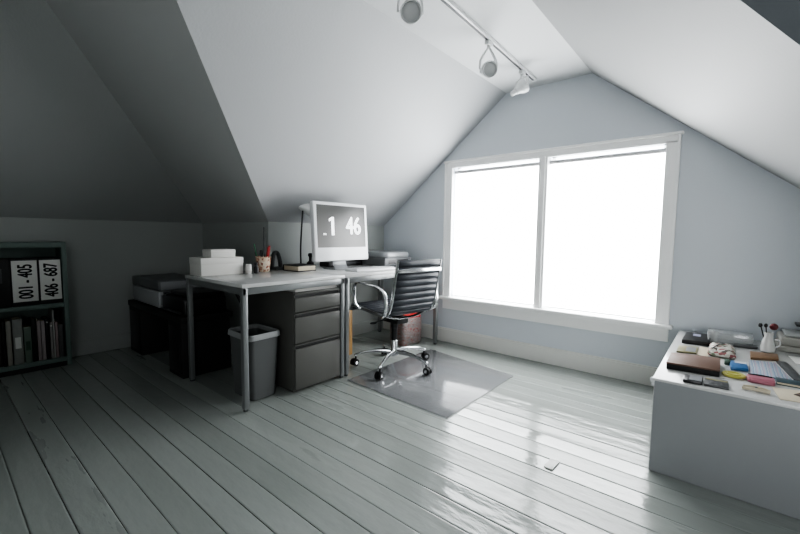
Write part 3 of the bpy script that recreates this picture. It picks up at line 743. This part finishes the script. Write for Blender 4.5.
# books: lower shelf
ZS = .0675
books = [(.205, .255, .235, .14, (.10, .095, .08), 'mottled dark book at the left edge of the lower shelf'),
         (.258, .300, .250, .14, (.055, .052, .045), 'dark brown book beside the mottled one on the lower shelf'),
         (.303, .318, .262, .15, (.015, .015, .014), 'thin black book left of the cream volume'),
         (.323, .350, .262, .15, (.34, .33, .29), 'cream book leaning, left of the wide grey volume'),
         (.356, .408, .268, .15, (.29, .30, .28), 'wide pale grey volume on the lower shelf'),
         (.413, .452, .215, .15, (.17, .22, .18), 'short green-grey book beside the wide pale grey volume'),
         (.455, .480, .255, .15, (.012, .012, .012), 'black book right of the short green-grey book'),
         (.483, .503, .245, .15, (.36, .31, .31), 'pinkish white book, left one of a close pair'),
         (.505, .527, .240, .15, (.38, .34, .34), 'pinkish white book, right one of a close pair'),
         (.530, .550, .250, .15, (.014, .014, .014), 'black book with a pale dot on its spine'),
         (.553, .568, .225, .15, (.30, .29, .28), 'pale grey thin book right of the dotted black one'),
         (.571, .580, .300, .15, (.42, .42, .40), 'tall thin white booklet near the right side panel'),
         (.583, .598, .225, .15, (.36, .28, .28), 'pale pink book between tall booklet and right side panel'),
         (.600, .628, .205, .15, (.10, .10, .10), 'short dark grey book touching the right side panel')]
for i, (y0, y1, h, dp, c, lab) in enumerate(books):
    t = thing('book', lab, 'book', (-3.96, y0, ZS), 0, 'books on the lower shelf')
    h = min(.365, h*1.20)
    m = mat('book_cover_%d' % i, c, .5, var=.35 if i < 2 else .06, vscale=45); wd = y1-y0; e = min(.003, wd*.2)
    q = MB(); q.box(0, dp, 0, e, 0, h, .0008); q.box(0, dp, wd-e, wd, 0, h, .0008); q.box(dp-.003, dp, 0, wd, 0, h, .0012); q.build('cover', m, t)
    q = MB(); q.box(.004, dp-.0032, e+.0002, wd-e-.0002, .003, h-.004, 0); q.build('pages', CREAMPAPER, t)
    if 'dot' in lab:
        q = MB(); q.lathe([(.006, 0), (.006, .0006)], 16, Matrix.Translation((dp, wd/2, h-.025)) @ Matrix.Rotation(PI/2, 4, 'Y')); q.build('spine_dot', PAPER, t)
    if i in (4, 5):
        q = MB(); q.box(dp, dp+.0006, wd*.2, wd*.8, h*.35, h*.6, 0); q.build('spine_label', DKGREEN if i == 5 else PAPER, t)

# ------------------------------------------------------------------ low white table at the right
TX0, TX1, TY0, TY1, TZ = -.218, .512, 1.976, 3.130, .414
t = thing('low_table', 'low white box-sided table at the right covered with small objects', 'table', (TX0, TY0, 0))
w, l = TX1-TX0, TY1-TY0
TABLEGREY = mat('grey_front_panel', (.33, .345, .355), .55, bump=.03, bscale=60)  # front panel greyer and darker than the top and sides
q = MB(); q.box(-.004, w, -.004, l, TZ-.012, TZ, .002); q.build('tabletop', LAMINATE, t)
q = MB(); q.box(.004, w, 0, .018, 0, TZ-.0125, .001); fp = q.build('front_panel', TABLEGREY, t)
for x0 in (0, w-.018):
    q = MB(); q.box(x0, x0+.018, .0185, l, 0, TZ-.0125, .001); q.build('side_panel', LAMEDGE, t)
q = MB(); q.ball((-.004, .004, TZ-.012), .010, .008, .013); q.ball((-.002, .006, TZ-.03), .006, .005, .008); q.build('corner_catch', WHITEPL, t)
Z = TZ+.0003
def flat(name, lab, cat, pts, h, m, bev=.002, group=None, z=Z):
    cxx = sum(p[0] for p in pts)/len(pts); cyy = sum(p[1] for p in pts)/len(pts)
    t = thing(name, lab, cat, (cxx, cyy, z), 0, group)
    return t, [(p[0]-cxx, p[1]-cyy) for p in pts], h
def slab(name, lab, cat, pts, h, m, part, bev=.002, z=Z):
    t, P, h = flat(name, lab, cat, pts, h, m, bev, z=z); q = MB(); q.prism(P, 0, h, min(bev, h*.4)); q.build(part, m, t); return t, P
# 1 black notebook with violet emblem
t, P = slab('notebook', 'black hardback notebook with small violet square, by the window wall', 'notebook', [(-.180, 2.745), (-.052, 2.765), (-.054, 2.99), (-.176, 2.985)], .022, BLACK, 'cover', .003)
q = MB(); q.box(-.022, .014, .02, .085, .0222, .0226, 0); q.build('cover_emblem', EMBLEM, t)
# 2 wallet card and paper
t, P = slab('card_case', 'olive and grey card case behind the brown notebook', 'card case', [(-.184, 2.50), (-.100, 2.525), (-.100, 2.67), (-.186, 2.645)], .008, GOLD, 'case')
q = MB(); q.box(-.005, .036, -.05, .055, .0081, .0088, 0); q.build('inlay', SILVER, t)
slab('note_paper', 'small cream note paper between the card case and the floral pouch', 'paper', [(-.097, 2.52), (-.052, 2.50), (-.050, 2.72), (-.096, 2.72)], .0015, CREAMPAPER, 'sheet', .0004)
# 3 brown notebook
t, P, h = flat('notebook', 'thick notebook with brown leather top and black page block', 'notebook', [(-.192, 2.150), (-.002, 2.170), (-.004, 2.40), (-.193, 2.35)], .03, BLACK)
q = MB(); q.prism(P, 0, .024, .002); q.build('page_block', INK, t)
q = MB(); q.prism([(p[0]*1.01, p[1]*1.01) for p in P], .0245, .032, .002); q.build('cover', BROWNLEATHER, t)
# 4 phone
t, P = slab('mobile_phone', 'black mobile phone with silver screen at the front edge of table', 'phone', [(-.118, 1.992), (-.053, 1.998), (-.054, 2.085), (-.119, 2.075)], .014, BLACKGLOSS, 'body', .004)
q = MB(); q.box(-.012, .030, -.034, .034, .0141, .0148, 0); q.build('screen', SILVER, t)
# 5 dark flat
t, P = slab('memo_case', 'flat dark grey case beside the mobile phone', 'case', [(-.048, 2.002), (.031, 2.008), (.028, 2.108), (-.050, 2.095)], .009, DKPLASTIC, 'body', .002)
q = MB(); q.prism([(-.036, .022), (.036, .026), (.036, .044), (-.036, .040)], .0091, .0098); q.build('band', GOLD, t)
# 6 clear case + dark spectacle case inside
t = thing('clear_case', 'clear plastic case standing at the back of the table before the wall', 'case', (.03, 2.965, Z))
q = MB()
for a in ((-.10, .10, -.055, -.051, .0, .055), (-.10, .10, .051, .055, 0, .055), (-.10, -.096, -.0505, .0505, 0, .055), (.096, .10, -.0505, .0505, 0, .055), (-.0955, .0955, -.0505, .0505, 0, .004)): q.box(*a, .0005)
q.build('case_walls', CLEARPL, t)
q = MB(); q.box(-.10, .10, -.055, .055, .0552, .060, .0008); q.build('lid', CLEARPL, t)
t = thing('clear_pot', 'small upright clear pot behind the floral pouch', 'pot', (-.045, 2.865, Z))
q = MB(); q.lathe([(.022, 0), (.025, .003), (.027, .068), (.0275, .07), (.025, .07), (.023, .006), (.001, .006)], 24); q.build('pot_body', CLEARPL, t)
t, P = slab('spectacle_case', 'long dark spectacle case in front of the clear plastic case', 'case', [(.045, 2.845), (.150, 2.865), (.150, 2.905), (.046, 2.89)], .016, DKPLASTIC, 'shell', .006)
# 7 pouch
t = thing('fabric_pouch', 'floral fabric pouch with dark and red motifs next to brown notebook', 'pouch', (.0, 2.64, Z))
q = MB(); rows = []
for z, k in ((0, .88), (.010, 1), (.022, .98), (.034, .8), (.040, .45)):
    rows.append([(p[0]*k*(1+.1*math.sin(p[1]*40)), p[1]*k, z+.004*math.sin(p[0]*70)*(z > .01)) for p in rrect(.055, .115, .03, 7)])
loft(q, rows); q.build('pouch_body', FLORAL, t)
q = MB(); q.sweep([(-.04, -.08, .035), (-.02, -.02, .0445), (0, .03, .046), (.015, .08, .036)], .0028, seg=6); q.build('zip', DKPLASTIC, t)
tag(MB().prism([(.012, 2.405), (.034, 2.41), (.036, 2.465), (.01, 2.46)], Z, Z+.018, .004).build('eraser', DKGREEN), 'small dark green block beside the blue packet', 'eraser')
# 8 blue packet
t, P = slab('packet', 'bright blue packet at the near end of striped sleeve', 'packet', [(.035, 2.325), (.098, 2.345), (.094, 2.475), (.030, 2.455)], .016, BLUE, 'wrapper', .005)
q = MB(); q.prism([(-.012, .02), (.028, .026), (.027, .062), (-.016, .055)], .0161, .0168); q.build('flap', WHITEPL, t)
# 9 striped sleeve (and white sheet beneath)
slab('paper_sheet', 'white paper sheet lying left of striped sleeve under the yellow lid', 'paper', [(.0, 2.16), (.075, 2.20), (.085, 2.30), (.027, 2.31), (.0, 2.37)], .001, PAPER, 'sheet', .0003)
slab('plastic_sleeve', 'pale blue striped plastic sleeve in the middle of the table', 'sleeve', [(.103, 2.30), (.236, 2.305), (.200, 2.585), (.104, 2.555)], .009, STRIPEBAG, 'sleeve', .003)
# 10 yellow lid
t = thing('round_lid', 'yellow-green round lid near the front of the table', 'lid', (.046, 2.225, Z+.0015))
q = MB(); q.lathe([(.034, 0), (.041, .003), (.042, .009), (.038, .012), (.030, .010), (.001, .010)], 32); q.build('lid_disc', YELLOW, t)
q = MB(); q.ring((0, 0, .0115), .024, .002, (0, 0, 1)); q.build('raised_ring', YELLOW, t)
# 11 pink case
t = thing('pencil_case', 'pink soft pencil case with dark zip beside the yellow-green lid', 'pencil case', (.132, 2.215, Z), math.radians(4))
q = MB(); rows = []
for z, k in ((0, .85), (.006, 1), (.014, 1), (.021, .7)): rows.append([(p[0]*(.9+.1*k), p[1]*k, z) for p in rrect(.043, .036, .014)])
loft(q, rows); q.build('case_body', PINK, t)
q = MB(); q.sweep([(-.038, .02, .021), (0, .022, .0225), (.038, .02, .021)], .0035, seg=8); q.build('zip', BLACK, t)
# 12 teal book
t, P, h = flat('thin_book', 'dark teal thin book in front of the striped sleeve', 'book', [(.182, 2.225), (.300, 2.225), (.300, 2.292), (.182, 2.292)], .014, TEAL)
q = MB(); q.prism(P, 0, .003, .0005); q.prism(P, .011, .014, .0005); q.build('cover', TEAL, t)
q = MB(); q.prism([(p[0]*.96, p[1]*.95) for p in P], .0032, .0108); q.build('pages', CREAMPAPER, t)
# 13 beige clip
t = thing('beige_clip', 'beige two-armed plastic clip lying at the front edge', 'clip', (.113, 2.070, Z), math.radians(-6))
for s in (-1, 1):
    q = MB(); q.sweep([(-.040, s*.010, .007), (-.01, s*.016, .010), (.02, s*.013, .010), (.040, s*.006, .007)], .0062, seg=10); q.build('arm', BONE, t)
q = MB(); q.cyl((0, -.014, .010), (0, .014, .010), .005); q.build('hinge', DKPLASTIC, t)
# 14 cream envelope with brown photograph
t, P = slab('envelope', 'cream envelope at the front right corner of the table', 'envelope', [(.178, 2.02), (.330, 2.05), (.325, 2.205), (.165, 2.165)], .003, CREAMPAPER, 'envelope', .0008)
t2, P2 = slab('photograph', 'small brown photograph lying on the cream envelope', 'photograph', [(.222, 2.11), (.29, 2.05), (.325, 2.09), (.25, 2.16)], .0015, PHOTO, 'print', .0003, z=Z+.0035)
# 15 wooden block, 16 dark strap, 17 white sheet
slab('wooden_block', 'brown wooden block lying in front of the white jar', 'block', [(.112, 2.60), (.218, 2.665), (.222, 2.775), (.114, 2.75)], .012, TIMBER, 'block', .003)
slab('dark_ruler', 'wide dark grey ruler slanting past the striped sleeve', 'ruler', [(.243, 2.345), (.285, 2.30), (.245, 2.66), (.207, 2.635)], .005, DKPLASTIC, 'blade', .001)
slab('paper_sheet', 'white paper sheet at the right edge of the picture before grey printer', 'paper', [(.278, 2.67), (.36, 2.68), (.36, 2.84), (.264, 2.82)], .001, PAPER, 'sheet', .0003)
# 18 white jar with tools
jx, jy = .186, 2.845
t = thing('glass_jar', 'small milky glass jar holding dark brushes, on the table before the wall', 'jar', (jx, jy, Z))
q = MB(); q.lathe([(.024, 0), (.030, .004), (.031, .030), (.024, .060), (.018, .085), (.021, .105), (.019, .105), (.016, .085), (.022, .058), (.028, .03), (.027, .006), (.001, .006)], 28); q.build('jar_body', GLASSJAR, t)
q = MB(); q.sweep([(.024, .0, .07), (.042, 0, .068), (.046, 0, .045), (.030, 0, .028)], .0035, seg=8); q.build('handle', WHITEPL, t)
for lab, tx, ty, L, m, r in (('dark brush with round tip leaning left in the milky jar', -.036, -.005, .150, BLACKGLOSS, .009), ('dark short brush next to the leaning one in the milky jar', -.014, .004, .150, BLACK, .008), ('maroon ball-topped stick on right in the milky jar', .017, .0, .148, REDBROWN, .018)):
    t = thing('brush', lab, 'brush', (jx, jy, Z), 0, 'tools in the milky jar')
    q = MB(); q.cyl((tx*.1, ty*.1, .012), (tx*.9, ty, L-.02), .0025, seg=8); q.build('handle', WHITEPL if m is REDBROWN else m, t)
    q = MB(); q.ball((tx, ty, L-.010), r, r, r*1.3 if m is not REDBROWN else r); q.build('tip', m, t)
# 19 grey printer at the edge
t = thing('label_printer', 'grey boxy printer cut by the right edge of the picture', 'printer', (.375, 3.02, Z))
q = MB(); q.box(-.145, .12, -.11, .105, 0, .030, .006); q.box(-.14, .12, -.105, .105, .0295, .075, .012, seg=3); q.build('body', mat('warm_grey_plastic', (.40, .39, .36), .45), t)
q = MB(); q.box(-.12, .12, -.08, .105, .0755, .092, .010, seg=3); q.build('lid', mat('pale_grey_plastic', (.44, .45, .44), .45), t)
q = MB(); q.box(-.07, .12, .0, .10, .125, .137, .003); q.box(-.02, .10, .07, .10, .0925, .1255, .003); q.build('output_tray', DKPLASTIC, t)
# floor card
tag(MB().prism([(-.572, 1.694), (-.534, 1.690), (-.530, 1.778), (-.572, 1.776)], .0005, .004, .001).build('small_card', CREAM), 'small square off-white card lying alone on the shiny floor boards', 'card')

# ------------------------------------------------------------------ light, sky, camera
w = bpy.data.worlds.new('World'); SC.world = w; w.use_nodes = True; nt = w.node_tree
bg = nt.nodes['Background']; sky = nt.nodes.new('ShaderNodeTexSky'); sky.sky_type = 'HOSEK_WILKIE'; sky.turbidity = 6; sky.sun_direction = (.3, .5, .6)
mx = nt.nodes.new('ShaderNodeMix'); mx.data_type = 'RGBA'; mx.inputs[0].default_value = .75; mx.inputs[7].default_value = (.9, .95, 1, 1)
nt.links.new(sky.outputs[0], mx.inputs[6]); nt.links.new(mx.outputs[2], bg.inputs[0]); bg.inputs[1].default_value = 6.

la = bpy.data.lights.new('rear_fill_light', 'AREA'); la.shape = 'RECTANGLE'; la.size = 1.1; la.size_y = .9; la.energy = 9; la.color = (.96, .98, 1); la.spread = math.radians(120)  # added fill lamp to lift the room; the back wall has no window
lo = bpy.data.objects.new('rear_fill_light', la); COL.objects.link(lo); lo.location = (.9, -1.1, .85)
lo.rotation_euler = (Vector((-.9, 3.1, .9))-Vector((.9, -1.1, .85))).to_track_quat('-Z', 'Y').to_euler()

yaw, pit, rol = math.radians(-39.79), math.radians(4.6383), math.radians(.6945)
Fv = Vector((math.sin(yaw)*math.cos(pit), math.cos(yaw)*math.cos(pit), -math.sin(pit)))
R0 = Vector((math.cos(yaw), -math.sin(yaw), 0)); U0 = R0.cross(Fv)
Rv = R0*math.cos(rol)+U0*math.sin(rol); Uv = -R0*math.sin(rol)+U0*math.cos(rol)
cd = bpy.data.cameras.new('camera'); cam = bpy.data.objects.new('camera', cd); COL.objects.link(cam)
cam.matrix_world = Matrix(((Rv.x, Uv.x, -Fv.x, 0), (Rv.y, Uv.y, -Fv.y, 0), (Rv.z, Uv.z, -Fv.z, 1.0121), (0, 0, 0, 1)))
cd.sensor_width = 36; cd.lens = 395.4268*36/800; cd.clip_start = .02
SC.camera = cam
SC.view_settings.view_transform = 'AgX'
SC.view_settings.look = 'AgX - High Contrast'
SC.view_settings.exposure = .60
